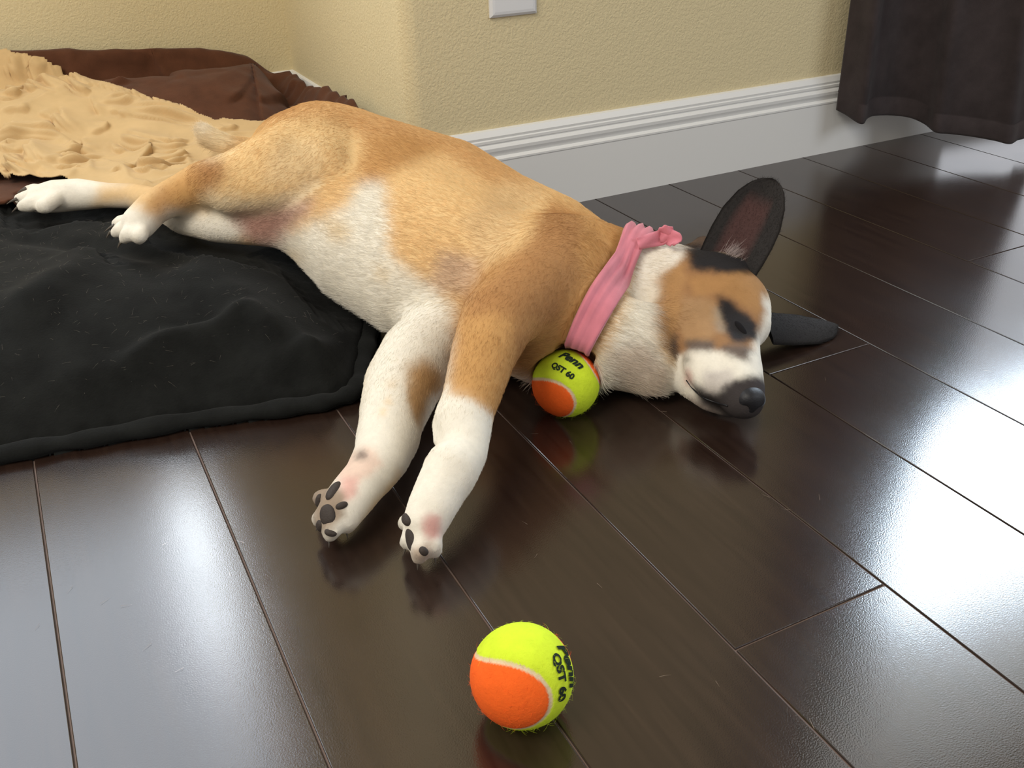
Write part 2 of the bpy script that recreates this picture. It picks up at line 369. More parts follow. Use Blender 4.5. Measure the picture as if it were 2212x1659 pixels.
# ---------------------------------------------------------------- bed and blankets (height fields over the floor)
def poly_sdf(P, X, Y):
    P = np.array(P, float); d = np.full(X.shape, 1e9); s = np.ones(X.shape)
    for i in range(len(P)):
        a = P[i]; b = P[i-1]; e = b-a; wx = X-a[0]; wy = Y-a[1]
        tt = np.clip((wx*e[0]+wy*e[1])/(e@e+1e-12), 0, 1); bx = wx-e[0]*tt; by = wy-e[1]*tt
        d = np.minimum(d, bx*bx+by*by)
        c1 = Y >= a[1]; c2 = Y < b[1]; c3 = e[0]*wy > e[1]*wx
        s = np.where((c1 & c2 & c3) | (~c1 & ~c2 & ~c3), -s, s)
    return np.sqrt(d)*s
def line_d(P, X, Y):
    d = np.full(X.shape, 1e9); tb = np.zeros(X.shape); P = np.array(P, float)
    for i in range(len(P)-1):
        a = P[i]; e = P[i+1]-a; tt = np.clip(((X-a[0])*e[0]+(Y-a[1])*e[1])/(e@e+1e-12), 0, 1)
        q = (X-a[0]-e[0]*tt)**2+(Y-a[1]-e[1]*tt)**2; m = q < d; d = np.where(m, q, d); tb = np.where(m, (i+tt)/(len(P)-1), tb)
    return np.sqrt(d), tb
def vnoise(X, Y, sc, seed=0, oct=3):
    out = np.zeros(X.shape); amp = 1; g = np.random.default_rng(seed)
    for o in range(oct):
        G = g.uniform(-1, 1, (64, 64)); x = X/sc*(2**o)+7.3*o+16; y = Y/sc*(2**o)+3.1*o+16
        i = np.floor(x).astype(int); j = np.floor(y).astype(int); fx = x-i; fy = y-j; fx = fx*fx*(3-2*fx); fy = fy*fy*(3-2*fy)
        a = G[i % 64, j % 64]; b = G[(i+1) % 64, j % 64]; c = G[i % 64, (j+1) % 64]; dd = G[(i+1) % 64, (j+1) % 64]
        out += amp*((a*(1-fx)+b*fx)*(1-fy)+(c*(1-fx)+dd*fx)*fy); amp *= .5
    return out
BED = [(-.9, .90), (-.3, .885), (-.095, .872), (-.016, .860), (.07, .847), (.15, .826), (.205, .815), (.238, .828), (.262, .875), (.289, .934), (.33, 1.02), (.38, 1.10), (.425, 1.2), (.44, 1.35), (.44, 1.79), (-.9, 1.79)]
BED = [tuple(p) for p in BED]
def sstep(x, a, b): t_ = np.clip((x-a)/(b-a), 0, 1); return t_*t_*(3-2*t_)
def bed_h0(X, Y):
    d = -poly_sdf(BED, X, Y); s = np.clip(d/.20, 0, 1)
    h = .098*(1-(1-s)**2.3)
    h = h + .085*sstep(Y, 1.42, 1.74)*sstep(d, 0, .07)
    return h, d
def march(hf, u, v):
    """where the line of sight of one spot of the photograph meets a height field"""
    d = ray(u, v); d = d/np.linalg.norm(d); ts = np.linspace(.6, 2.6, 900); P = EYE+ts[:, None]*d
    h = hf(P[:, 0], P[:, 1]); k = np.argmax(P[:, 2] < h)
    return P[k]
H0 = lambda X, Y: bed_h0(X, Y)[0]
def folds(base, lst, X, Y, an=1.0):
    out = np.zeros(X.shape)
    for pts, h, w in lst:
        q = smooth_path([march(base, *p)[:2] for p in pts], 5); dd, tb = line_d(q*np.array([1, 1/an]), X, Y/an)
        out += h*(np.exp(-(dd/w)**2) if (h > 0 or an == 1) else np.exp(-np.abs(dd/w)**1.1))*np.clip(np.minimum(tb, 1-tb)*6, .0, 1)**.7
    return out
bed_folds = [([(0, 694), (102, 645), (171, 584), (200, 540)], .010, .030), ([(244, 840), (366, 759), (468, 731), (525, 690), (570, 714), (618, 767)], .010, .014),
    ([(549, 840), (635, 784), (712, 763), (793, 735)], .010, .012), ([(602, 869), (667, 816), (732, 775), (770, 750)], .008, .010),
    ([(735, 860), (752, 816), (745, 790)], .010, .012), ([(100, 900), (230, 860), (400, 850), (520, 830)], .005, .03),
    ([(0, 500), (120, 520), (300, 545), (420, 560)], -.006, .02), ([(300, 560), (400, 640), (430, 720)], -.005, .03)]
def bed_h(X, Y):
    h, d = bed_h0(X, Y)
    f = folds(H0, bed_folds, X, Y)*1.5 + .0035*vnoise(X, Y, .09, 1, 3)
    h = h + f*sstep(d, .02, .06)
    lip = .0135*np.sqrt(np.clip(1-((d-.012)/.013)**2, 0, 1)); h = np.where(d < .012, .004, np.maximum(h, .004+.010*sstep(d, .012, .03)))
    h = np.where(d <= -.001, -.02, h)
    return np.minimum(h, np.maximum(dog_under(X, Y, 7)-.016, -.02)), d
_bc = {}
def grid_obj(name, x0, x1, y0, y1, st, hfun, m, keep, parent=None, thick=None):
    xs = np.arange(x0, x1+st/2, st); ys = np.arange(y0, y1+st/2, st); X, Y = np.meshgrid(xs, ys, indexing='ij')
    Z = hfun(X, Y); K = keep(X, Y); nx, ny = X.shape
    idx = -np.ones(X.shape, int); kk = K[:-1, :-1] & K[1:, :-1] & K[1:, 1:] & K[:-1, 1:]
    used = np.zeros(X.shape, bool)
    for a in (0, 1):
        for bq in (0, 1): used[a:nx-1+a, bq:ny-1+bq] |= kk
    idx[used] = np.arange(used.sum()); V = np.stack([X[used], Y[used], Z[used]], 1)
    I = np.argwhere(kk); Fc = np.stack([idx[I[:, 0], I[:, 1]], idx[I[:, 0]+1, I[:, 1]], idx[I[:, 0]+1, I[:, 1]+1], idx[I[:, 0], I[:, 1]+1]], 1)
    o = obj(name, V, Fc, m, parent, True)
    if thick:
        md = o.modifiers.new('thickness', 'SOLIDIFY'); md.thickness = thick; md.offset = -1
    return o, (X, Y, Z)
bed, bg = grid_obj('dog_bed', -.78, .45, .80, 1.80, .0036, lambda X, Y: bed_h(X, Y)[0], m_black, lambda X, Y: poly_sdf(BED, X, Y) < .004, thick=.003)
hp_ = smooth_path([(x, y) for x, y in BED[:12]], 10); rings = []
nrm_ = []
for i in range(len(hp_)):
    t_ = hp_[min(i+1, len(hp_)-1)]-hp_[max(i-1, 0)]; t_ /= np.linalg.norm(t_); nrm_.append((-t_[1], t_[0]))
for i, (x, y) in enumerate(hp_):
    nx_, ny_ = nrm_[i]; rr_ = .0085+.0010*math.sin(i*.9)+.0008*math.sin(i*.37+1); cx_, cy_ = x+nx_*.006, y+ny_*.006
    rings.append([(cx_+nx_*rr_*1.25*math.cos(a), cy_+ny_*rr_*1.25*math.cos(a), max(.0008, .0075+rr_*.9*math.sin(a))) for a in np.linspace(0, 2*math.pi, 15)[:-1]])
V, Fc = loft(rings); hem_o = obj('hem', V, Fc, m_black, bed, True)
tag(bed, 'low dog bed under a black fleece cover, rounded edge on the dark floor', 'dog bed')
from functools import lru_cache
def nbmax(f, X, Y, e): return np.max([f(X+a, Y+b_) for a in (-e, 0, e) for b_ in (-e, 0, e)], 0)
def hf_from(gr):
    X, Y, Z = gr; x0, y0 = X[0, 0], Y[0, 0]; st = X[1, 0]-X[0, 0]
    def f(x, y):
        i = np.clip((np.asarray(x)-x0)/st, 0, X.shape[0]-1.001); j = np.clip((np.asarray(y)-y0)/st, 0, X.shape[1]-1.001)
        a = i.astype(int); c = j.astype(int); fx = i-a; fy = j-c
        r_ = (Z[a, c]*(1-fx)+Z[a+1, c]*fx)*(1-fy)+(Z[a, c+1]*(1-fx)+Z[a+1, c+1]*fx)*fy
        out = (np.asarray(x) < x0) | (np.asarray(x) > X[-1, 0]) | (np.asarray(y) < y0) | (np.asarray(y) > Y[0, -1])
        return np.where(out, -.02, r_)
    return f
HB = hf_from(bg)
# brown blanket: over the back of the bed, heaped up against the walls
brown_folds = [([(60, 125), (120, 150), (210, 146), (260, 130), (330, 146), (440, 185)], -.014, .020), ([(60, 105), (150, 132), (230, 112), (330, 112), (430, 135)], .012, .022),
    ([(235, 185), (265, 178), (320, 178)], -.008, .012), ([(200, 165), (300, 160), (420, 205), (500, 250)], .006, .03),
    ([(560, 150), (545, 180), (560, 220)], -.010, .018), ([(640, 175), (620, 215), (560, 235)], .012, .015), ([(690, 195), (640, 235)], -.010, .012), ([(700, 205), (740, 225), (760, 240)], .012, .014), ([(600, 160), (570, 200)], -.006, .010)]
BRN = [(-.78, 1.34), (-.2, 1.33), (-.05, 1.335), (.0, 1.345), (.06, 1.35), (.12, 1.31), (.2, 1.25), (.3, 1.2), (.40, 1.19), (.445, 1.25), (.449, 1.807), (-.78, 1.807)]
def brown_h(X, Y):
    base = HB(X, Y)
    cz = np.interp(X, [-.78, -.3, -.004, .098, .205, .303, .403, .434, .465], [.20, .21, .213, .207, .194, .187, .157, .141, .120])
    bz = np.interp(Y, [1.2, 1.30, 1.363, 1.45, 1.54, 1.60, 1.66, 1.70, 1.81], [.12, .145, .153, .152, .146, .140, .122, .140, .125])
    h = np.maximum(base, H0(X, Y)-.02) + .009
    h += .0030*vnoise(X, Y, .07, 5, 3)*1.3
    wc = sstep(Y, 1.70, 1.795); h = h*(1-wc)+(cz+1.0*(h-base-.009)+.35*(h-.19)*(1-wc))*wc
    wb = sstep(X, .375, .44)*sstep(Y, 1.2, 1.3); top_ = bz+.006*np.sin(Y*95)*np.sin(Y*41+1)
    h = h*(1-wb)+np.where(Y > 1.78, np.minimum(cz, bz), top_)*wb
    h = np.maximum(h, nbmax(HB, X, Y, .0085)+.0085)
    return np.minimum(h, np.maximum(dog_under(X, Y, 4)-.010, -.02))
brown, brg = grid_obj('brown_blanket', -.78, .45, 1.19, 1.806, .0042, brown_h, m_brown, lambda X, Y: poly_sdf(BRN, X, Y) < 0, thick=.004)
tag(brown, 'dark brown fleece blanket heaped over the back of the dog bed against the walls', 'blanket')
HBR = hf_from(brg)
# beige sheet: crumpled, on top of the brown blanket
beige_px = [(5, 124), (100, 151), (137, 167), (200, 183), (265, 201), (330, 225), (400, 247), (440, 262), (470, 272), (484, 268), (520, 272), (600, 290), (600, 400), (430, 470), (255, 456), (225, 445), (100, 400), (60, 405), (0, 396)]
BG = [tuple(march(HBR, *p)[:2]) for p in beige_px]
BG = [(-.55, BG[-1][1]), (-.55, 1.79)]+[(-.12, 1.79)]+BG
hb = lambda x, y: HBR(x, y)+.004
beige_folds = [  # ridge, then valley beside it
    ([(11, 130), (60, 155), (123, 172), (175, 205), (215, 240), (235, 280), (236, 320)], .011, .011),
    ([(10, 140), (40, 165), (65, 195)], -.006, .007), ([(55, 155), (95, 185), (150, 215), (195, 240)], -.006, .007),
    ([(0, 180), (50, 205), (110, 240), (150, 285)], .006, .016), ([(0, 200), (40, 205), (70, 190)], -.008, .008),
    ([(0, 252), (60, 250), (120, 262), (160, 285), (180, 305)], -.006, .009),
    ([(0, 285), (60, 295), (120, 292), (165, 308)], .008, .010), ([(0, 297), (72, 303), (130, 303), (170, 318)], -.012, .006),
    ([(125, 250), (150, 280), (180, 310), (205, 340)], -.008, .006), ([(190, 200), (165, 270), (200, 300)], .005, .018),
    ([(225, 232), (260, 225), (320, 228)], -.007, .005), ([(220, 215), (280, 217), (340, 228)], .006, .006), ([(210, 205), (260, 212), (285, 217)], -.006, .004),
    ([(262, 243), (330, 255), (400, 262), (450, 272)], .007, .007), ([(265, 251), (330, 260), (400, 268), (445, 276)], -.008, .005),
    ([(235, 250), (262, 246), (280, 262)], -.005, .004), ([(240, 258), (275, 268), (300, 276)], .006, .006),
    ([(255, 290), (300, 310), (350, 321), (395, 318)], .009, .008), ([(250, 312), (290, 325), (345, 330), (400, 326)], -.010, .006),
    ([(62, 315), (85, 345), (110, 375), (125, 392)], .011, .010), ([(55, 320), (80, 355), (105, 388)], -.008, .006), ([(100, 330), (125, 350), (140, 375)], -.007, .006),
    ([(70, 302), (78, 315)], -.006, .004), ([(170, 318), (160, 335), (130, 345)], -.010, .006), ([(180, 310), (182, 330), (172, 345)], .008, .006), ([(150, 330), (120, 350)], .006, .006),
    ([(130, 355), (180, 360), (250, 352), (300, 345)], .010, .009), ([(140, 366), (190, 368), (250, 360)], -.008, .006),
    ([(210, 340), (190, 348), (215, 344)], -.004, .003), ([(300, 355), (330, 335), (380, 328), (440, 330)], .009, .007), ([(305, 362), (345, 350), (410, 340)], -.008, .005),
    ([(320, 368), (370, 362), (430, 345)], .008, .007), ([(280, 372), (310, 358)], -.008, .005), ([(290, 378), (340, 378), (380, 385)], .007, .008),
    ([(0, 365), (40, 360), (80, 372), (115, 395)], .009, .010), ([(0, 378), (40, 372), (80, 388)], -.007, .006), ([(0, 392), (40, 385), (75, 398)], .008, .008),
    ([(160, 385), (175, 378)], -.005, .004), ([(205, 388), (215, 378)], -.005, .004), ([(265, 205), (255, 200)], -.004, .003),
    ([(250, 325), (252, 340)], -.008, .004), ([(278, 325), (282, 338)], -.006, .004), ([(440, 262), (480, 268), (520, 285), (450, 282)], .006, .008), ([(470, 290), (500, 284), (520, 280)], -.007, .005)]
for i in range(22):   # small gathers along the hem
    f = i/21; u = 130+350*f; v = 172+98*f
    beige_folds.append(([(u, v-4), (u+4, v+10)], -.0035, .0035))
def sgn_line(P, X, Y):
    d = np.full(X.shape, 1e9); sg = np.ones(X.shape); tb = np.zeros(X.shape); NX = np.zeros(X.shape); NY = np.zeros(X.shape)
    for i in range(len(P)-1):
        a = P[i]; e = P[i+1]-a; tt = np.clip(((X-a[0])*e[0]+(Y-a[1])*e[1])/(e@e+1e-12), 0, 1); qx = X-a[0]-e[0]*tt; qy = Y-a[1]-e[1]*tt
        q = qx*qx+qy*qy; m = q < d; d = np.where(m, q, d); tb = np.where(m, (i+tt)/(len(P)-1), tb); sg = np.where(m, np.sign(e[0]*qy-e[1]*qx), sg)
        l = np.hypot(*e); NX = np.where(m, e[1]/l, NX); NY = np.where(m, -e[0]/l, NY)
    return np.sqrt(d)*np.where(sg == 0, 1, sg), tb, NX, NY
def lips(base, lst, X, Y, Z, over=.65, back=2.2):
    """folds of cloth lying over: each one rises gently from behind and hangs forward over its own crease"""
    DX = np.zeros(X.shape); DY = np.zeros(X.shape); DZ = np.zeros(X.shape)
    for pts, h in lst:
        q = smooth_path([march(base, *p)[:2] for p in pts], 5); s_, tb, nx_, ny_ = sgn_line(q, X, Y)
        e = np.clip(np.minimum(tb, 1-tb)*2.6, 0, 1); e = e*e*(3-2*e)*(.8+.3*np.sin(tb*9+h*900))
        b_ = np.where(s_ >= 0, np.exp(-(s_/(h*back))**1.3), np.exp(-(s_/(h*.38))**2))
        DZ += e*(h*b_-h*.35*np.exp(-((s_+h*.9)/(h*.7))**2)); DX += nx_*e*h*over*b_; DY += ny_*e*h*over*b_
    return X+DX, Y+DY, Z+DZ
beige_lips = [([(264, 242), (311, 247), (381, 257), (434, 267), (451, 273)], .009), ([(217, 233), (243, 228), (278, 225), (316, 229)], .007), ([(234, 251), (264, 252), (287, 263)], .006),
 ([(261, 291), (281, 308), (316, 320), (366, 326), (390, 324), (407, 317)], .011), ([(0, 298), (18, 301), (67, 296), (117, 299), (158, 310)], .011), ([(126, 247), (138, 267), (155, 288), (176, 308)], .008),
 ([(59, 314), (82, 346), (105, 376), (120, 384)], .010), ([(126, 364), (152, 367), (188, 362), (223, 355)], .009), ([(296, 361), (316, 370), (346, 373), (381, 367), (419, 355)], .010),
 ([(322, 358), (352, 355), (387, 346), (416, 340)], .006), ([(302, 358), (311, 343), (328, 332), (366, 329)], .008), ([(275, 374), (287, 370), (299, 358)], .006),
 ([(0, 367), (29, 364), (64, 376), (97, 381)], .008), ([(0, 380), (32, 381), (59, 390), (76, 396)], .009), ([(0, 209), (29, 211), (50, 203)], .008), ([(53, 182), (67, 197), (85, 201)], .007),
 ([(18, 141), (32, 165), (50, 182), (64, 188)], .008), ([(59, 160), (88, 182), (117, 191), (147, 203)], .009), ([(141, 179), (176, 197), (202, 203)], .008), ([(129, 346), (164, 337), (176, 323)], .008),
 ([(179, 311), (182, 329), (188, 337), (214, 343)], .008), ([(252, 314), (255, 332), (278, 335)], .006), ([(190, 299), (223, 288), (231, 270)], .006), ([(82, 252), (117, 264), (147, 282)], .006),
 ([(0, 252), (44, 252), (73, 247)], .006), ([(466, 290), (492, 288), (519, 282)], .006), ([(160, 380), (180, 376), (200, 384)], .004), ([(235, 385), (262, 378), (280, 384)], .004), ([(60, 330), (30, 335), (5, 325)][::-1], .005),
 ([(200, 215), (215, 240), (228, 262)], .007), ([(330, 215), (350, 232)], .003), ([(395, 236), (410, 250)], .003), ([(290, 205), (300, 216)], .003), ([(255, 205), (262, 216)], .003), ([(10, 325), (18, 318), (40, 322)], .006)]
st_ = .0021
xs = np.arange(-.30, .40, st_); ys = np.arange(1.12, 1.79, st_); XX, YY = np.meshgrid(xs, ys, indexing='ij')
sup = nbmax(HBR, XX, YY, .0035)+.0045
w1_ = vnoise(XX, YY, .10, 21, 2)*.03; w2_ = vnoise(XX, YY, .10, 22, 2)*.03
rn = 1-np.abs(vnoise(XX+w1_, YY+w2_, .11, 23, 2)); rn2 = 1-np.abs(vnoise(XX+w2_+YY*.3, YY*.7+w1_, .055, 29, 2)); low = .35+.65*(1-sstep(YY, 1.35, 1.6))
for i in range(24):
    f = i/23; u = 130+340*f; v = 166+92*f; beige_lips.append(([(u-3, v-3), (u+5, v+9)], .0022))
ZB = sup+.006*np.clip(rn, 0, 1)**5+.006*low*np.clip(rn2, 0, 1)**5+.002
more_ = [([(a_+8, b_-11) for a_, b_ in p_], h_*.6) for p_, h_ in beige_lips[:26] if h_ > .006]+[([(a_-10, b_+9) for a_, b_ in p_], h_*.5) for p_, h_ in beige_lips[:20] if h_ > .007]
BX, BY, BZ = lips(hb, [(p_, h_*1.25) for p_, h_ in beige_lips+more_], XX, YY, ZB, .75, 1.5)
BZ = np.maximum(BZ, nbmax(HBR, BX, BY, .0035)+.004); BZ = np.minimum(BZ, np.maximum(dog_under(BX, BY, 2)-.004, -.02))
inb = poly_sdf(BG, XX, YY) < .0010*np.sin(XX*260)*(YY > 1.5)
kk = inb[:-1, :-1] & inb[1:, :-1] & inb[1:, 1:] & inb[:-1, 1:]
idx = np.arange(BX.size).reshape(BX.shape); I = np.argwhere(kk)
Fb = np.stack([idx[I[:, 0], I[:, 1]], idx[I[:, 0]+1, I[:, 1]], idx[I[:, 0]+1, I[:, 1]+1], idx[I[:, 0], I[:, 1]+1]], 1)
us = np.unique(Fb); mp_ = -np.ones(idx.size, int); mp_[us] = np.arange(len(us))
beige = obj('beige_sheet', np.stack([BX, BY, BZ], -1).reshape(-1, 3)[us], mp_[Fb], m_beige, None, True)
md = beige.modifiers.new('thickness', 'SOLIDIFY'); md.thickness = .0014; md.offset = 1
# the brown blanket folds over in the same way where it shows
brown_lips = [([(59, 138), (111, 150), (164, 147), (205, 135), (249, 128), (293, 134), (352, 147), (396, 165), (434, 179)], .016), ([(234, 185), (252, 178), (290, 175)], .009), ([(141, 138), (164, 124), (199, 109)], .006),
 ([(539, 191), (557, 162), (595, 150)], .010), ([(609, 211), (630, 191), (645, 176)], .010), ([(480, 230), (520, 200), (545, 160)], .006), ([(655, 215), (672, 200), (690, 196)], .007), ([(560, 235), (590, 222), (640, 215)], .008)]
bv = np.array([v.co[:] for v in brown.data.vertices]); mk = sstep(poly_sdf(BG, bv[:, 0], bv[:, 1]), .004, .02)*sstep(1.80-bv[:, 1], 0, .02)*sstep(.447-bv[:, 0], 0, .02)
lx_, ly_, lz_ = lips(lambda x, y: HBR(x, y), brown_lips, bv[:, 0], bv[:, 1], bv[:, 2])
lz_ = np.where(lz_ < bv[:, 2], np.maximum(lz_, bv[:, 2]-.002), lz_)
bv += (np.stack([lx_, ly_, lz_], 1)-bv)*mk[:, None]; brown.data.vertices.foreach_set('co', bv.ravel()); brown.data.update()
tag(beige, 'crumpled beige jersey sheet with a gathered hem on top of the brown blanket', 'sheet')

# ---- coat colours; flank tan lightened, face browns darkened for light falloff painted in
T1 = (.76, .52, .25); T2 = (.53, .29, .105); T3 = (.40, .20, .075); WH = (.80, .75, .65); CR = (.72, .58, .38); K_ = (.018, .016, .017); SK = (.54, .36, .29); GR = (.13, .095, .075)
FB = (.29, .150, .065); LG = (.52, .38, .24); BK2 = (.045, .038, .038); PK = (.70, .42, .36)
PAINT = [
 ([(0, 0), (2212, 0), (2212, 1659), (0, 1659)], T1),
 # back band
 ([(560, 215), (700, 215), (880, 262), (1030, 310), (1160, 395), (1160, 440), (1060, 400), (960, 330), (880, 310), (830, 330), (790, 400), (770, 370), (800, 300), (700, 262), (560, 262)], (.60, .35, .145)),
 ([(790, 300), (870, 290), (980, 320), (900, 350), (840, 380), (790, 420), (775, 380)], T2),
 ([(1090, 390), (1190, 410), (1130, 470), (1080, 560), (1040, 580), (1000, 480)], (.68, .47, .24)),
 ([(960, 540), (1040, 560), (1030, 640), (990, 640), (930, 610)], (.58, .40, .26)),
 # shoulder
 ([(1187, 425), (1300, 470), (1360, 500), (1370, 540), (1330, 640), (1280, 740), (1245, 775), (1250, 800), (1122, 806), (1095, 880), (1064, 900), (1030, 880), (970, 852), (970, 760), (980, 705), (985, 670), (1002, 645), (1042, 580), (1133, 525), (1165, 470)], T2),
 ([(1190, 440), (1260, 470), (1250, 600), (1200, 700), (1120, 690), (1010, 660), (1060, 600), (1140, 530)], T3),
 ([(1290, 490), (1360, 505), (1330, 600), (1290, 600), (1262, 540)], T2),
 ([(1000, 640), (1060, 620), (1060, 670), (1010, 690)], T3),
 ([(1110, 700), (1140, 700), (1160, 800), (1115, 830)], T3),
 # chest and belly, white
 ([(540, 545), (590, 520), (640, 500), (702, 470), (753, 446), (768, 410), (795, 392), (825, 390), (840, 417), (842, 471), (845, 545), (898, 594), (952, 627), (981, 663), (977, 706), (972, 790), (960, 860), (930, 830), (880, 760), (780, 760), (640, 660)], WH),
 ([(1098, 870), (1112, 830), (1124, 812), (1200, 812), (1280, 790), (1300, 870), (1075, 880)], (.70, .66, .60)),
 ([(700, 470), (740, 480), (765, 500), (745, 525), (715, 515)], CR), ([(815, 580), (835, 580), (845, 597), (832, 610), (818, 600)], CR), ([(620, 545), (650, 550), (650, 575), (625, 570)], CR),
 ([(690, 430), (740, 400), (770, 400), (745, 445), (690, 470), (670, 462)], T1),
 # groin skin
 ([(470, 462), (560, 458), (640, 440), (690, 425), (660, 470), (625, 500), (600, 535), (560, 540), (500, 500)], SK),
 ([(500, 470), (600, 462), (640, 455), (600, 500), (560, 520), (520, 505)], (.40, .22, .17)),
 ([(620, 468), (634, 468), (634, 476), (620, 476)], (.12, .07, .06)),
 # lower foreleg
 ([(790, 745), (880, 745), (960, 790), (975, 850), (900, 940), (880, 1000), (800, 1100), (740, 1200), (650, 1200), (650, 1040), (740, 980)], WH),
 ([(885, 785), (925, 775), (960, 810), (955, 850), (905, 920), (885, 890), (880, 840)], (.48, .29, .13)),
 ([(750, 980), (800, 960), (830, 1000), (800, 1030), (740, 1040), (720, 1020)], (.74, .56, .46)), ([(735, 1030), (780, 1030), (770, 1070), (735, 1090)], PK),
 ([(776, 976), (792, 976), (790, 990), (776, 990)], BK2),
 ([(670, 1050), (700, 1040), (745, 1060), (745, 1110), (720, 1140), (690, 1160), (670, 1100)], (.30, .23, .17)),
 ([(842, 826), (850, 826), (850, 836), (842, 836)], T1), ([(834, 858), (842, 858), (842, 872), (834, 872)], T1), ([(820, 884), (830, 884), (830, 896), (820, 896)], T1),
 # upper foreleg sock
 ([(930, 850), (972, 850), (1010, 858), (1035, 872), (1045, 885), (1062, 894), (1078, 896), (1070, 1000), (980, 1240), (840, 1240), (840, 1100)], WH),
 ([(918, 1115), (950, 1110), (950, 1160), (930, 1165), (915, 1140)], (.62, .34, .30)), ([(885, 1180), (940, 1170), (930, 1220), (890, 1215)], (.50, .40, .32)),
 # hind legs
 ([(395, 400), (480, 420), (560, 430), (640, 410), (690, 380), (700, 400), (640, 445), (540, 460), (460, 462)], CR),
 ([(520, 300), (640, 280), (660, 330), (600, 390), (500, 400), (480, 360)], T1),
 ([(600, 300), (700, 300), (700, 370), (620, 400), (560, 400)], (.72, .52, .28)),
 ([(416, 348), (450, 340), (490, 350), (480, 395), (440, 420), (400, 400)], T3), ([(300, 440), (330, 410), (416, 350), (440, 420), (400, 470), (350, 500)], T2),
 ([(330, 410), (360, 400), (370, 450), (350, 480), (335, 470)], (.46, .25, .10)),
 ([(430, 275), (530, 262), (520, 300), (470, 345), (430, 340)], (.76, .62, .40)), ([(395, 255), (470, 262), (475, 325), (395, 325)], (.70, .55, .34)), ([(425, 255), (455, 262), (455, 282), (430, 282)], WH),
 ([(200, 370), (340, 380), (330, 430), (250, 470), (200, 470)], (.68, .46, .23)), ([(200, 370), (270, 388), (270, 398), (205, 402)], WH),
 ([(0, 370), (205, 370), (212, 400), (200, 470), (0, 480)], WH),
 ([(220, 440), (285, 442), (330, 470), (350, 490), (345, 540), (220, 540)], WH),
 ([(352, 455), (480, 460), (530, 500), (500, 540), (352, 510)], WH),
 # neck white
 ([(1375, 505), (1480, 510), (1478, 560), (1440, 600), (1412, 680), (1420, 750), (1450, 790), (1490, 800), (1480, 860), (1420, 870), (1250, 850), (1280, 780), (1330, 690), (1360, 600)], WH),
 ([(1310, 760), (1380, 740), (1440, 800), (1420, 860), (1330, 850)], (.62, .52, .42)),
 # head
 ([(1478, 530), (1640, 560), (1662, 640), (1665, 720), (1640, 780), (1560, 772), (1500, 760), (1455, 775), (1428, 750), (1410, 690), (1430, 600), (1470, 570)], FB),
 ([(1425, 590), (1475, 560), (1480, 600), (1465, 680), (1455, 740), (1430, 745), (1412, 690)], (.38, .21, .085)),
 ([(1480, 600), (1620, 590), (1650, 620), (1640, 680), (1610, 660), (1560, 630), (1500, 640)], (.37, .195, .075)),
 ([(1480, 640), (1550, 650), (1540, 730), (1480, 740), (1460, 700)], (.36, .21, .10)),
 ([(1542, 665), (1556, 665), (1564, 715), (1547, 715)], (.34, .26, .18)),
 ([(1488, 500), (1560, 500), (1560, 545), (1480, 550)], (.09, .055, .035)),
 ([(1485, 528), (1645, 555), (1645, 592), (1560, 588), (1500, 582), (1484, 560)], K_),
 ([(1548, 636), (1581, 650), (1621, 686), (1639, 704), (1635, 735), (1581, 740), (1566, 715), (1556, 675)], K_),
 ([(1445, 724), (1466, 726), (1464, 766), (1447, 770)], BK2), ([(1480, 735), (1540, 735), (1545, 756), (1485, 758)], GR),
 ([(1455, 775), (1490, 756), (1552, 759), (1606, 777), (1660, 790), (1665, 870), (1600, 840), (1560, 860), (1500, 870), (1440, 850)], WH),
 ([(1560, 745), (1625, 750), (1625, 782), (1600, 775), (1552, 757)], GR),
 ([(1648, 636), (1675, 650), (1682, 720), (1662, 770), (1640, 800), (1615, 787), (1624, 757), (1644, 714), (1654, 672)], WH),
 ([(1663, 735), (1700, 700), (1700, 780), (1645, 790)], FB),
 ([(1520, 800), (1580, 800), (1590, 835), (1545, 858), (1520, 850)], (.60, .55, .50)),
 ([(1490, 828), (1500, 828), (1528, 848), (1552, 846), (1586, 818), (1680, 806), (1680, 920), (1560, 920), (1520, 880)], BK2),
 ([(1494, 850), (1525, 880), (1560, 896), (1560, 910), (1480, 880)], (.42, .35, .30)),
 ([(1533, 812), (1541, 812), (1541, 820), (1533, 820)], (.15, .11, .1)),
 ([(1478, 768), (1490, 768), (1490, 785), (1478, 785)], (.12, .09, .06)), ([(1480, 800), (1490, 800), (1492, 830), (1480, 830)], PK),
]
U, Vv = np.meshgrid(np.arange(-10, 1710, 6.), np.arange(215, 1235, 6.), indexing='ij')
sc = np.zeros(U.shape+(3,))
for pl, c_ in PAINT:
    m = poly_sdf(pl, U, Vv) < 0; sc[m] = c_
def blur(A, n_):
    for _ in range(n_):
        A = (np.roll(A, 1, 0)+2*A+np.roll(A, -1, 0))/4; A = (np.roll(A, 1, 1)+2*A+np.roll(A, -1, 1))/4
    return A
s1 = blur(sc, 1); s8 = blur(sc, 7); hw = np.clip((U-1400)/60, 0, 1)[..., None]; hw = np.maximum(hw, np.clip((Vv-800)/60, 0, 1)[..., None]*.8); sc = s8*(1-hw)+s1*hw
pts = []; cols = []
for i in range(U.shape[0]):
    for j in range(U.shape[1]):
        P_, n_ = hit(U[i, j], Vv[i, j])
        if P_ is not None: pts.append(P_); cols.append(sc[i, j])
cols = np.array(cols); kd = kdtree.KDTree(len(pts))
for i, q in enumerate(pts): kd.insert(q, i)
kd.balance()
DC = np.zeros_like(DV)
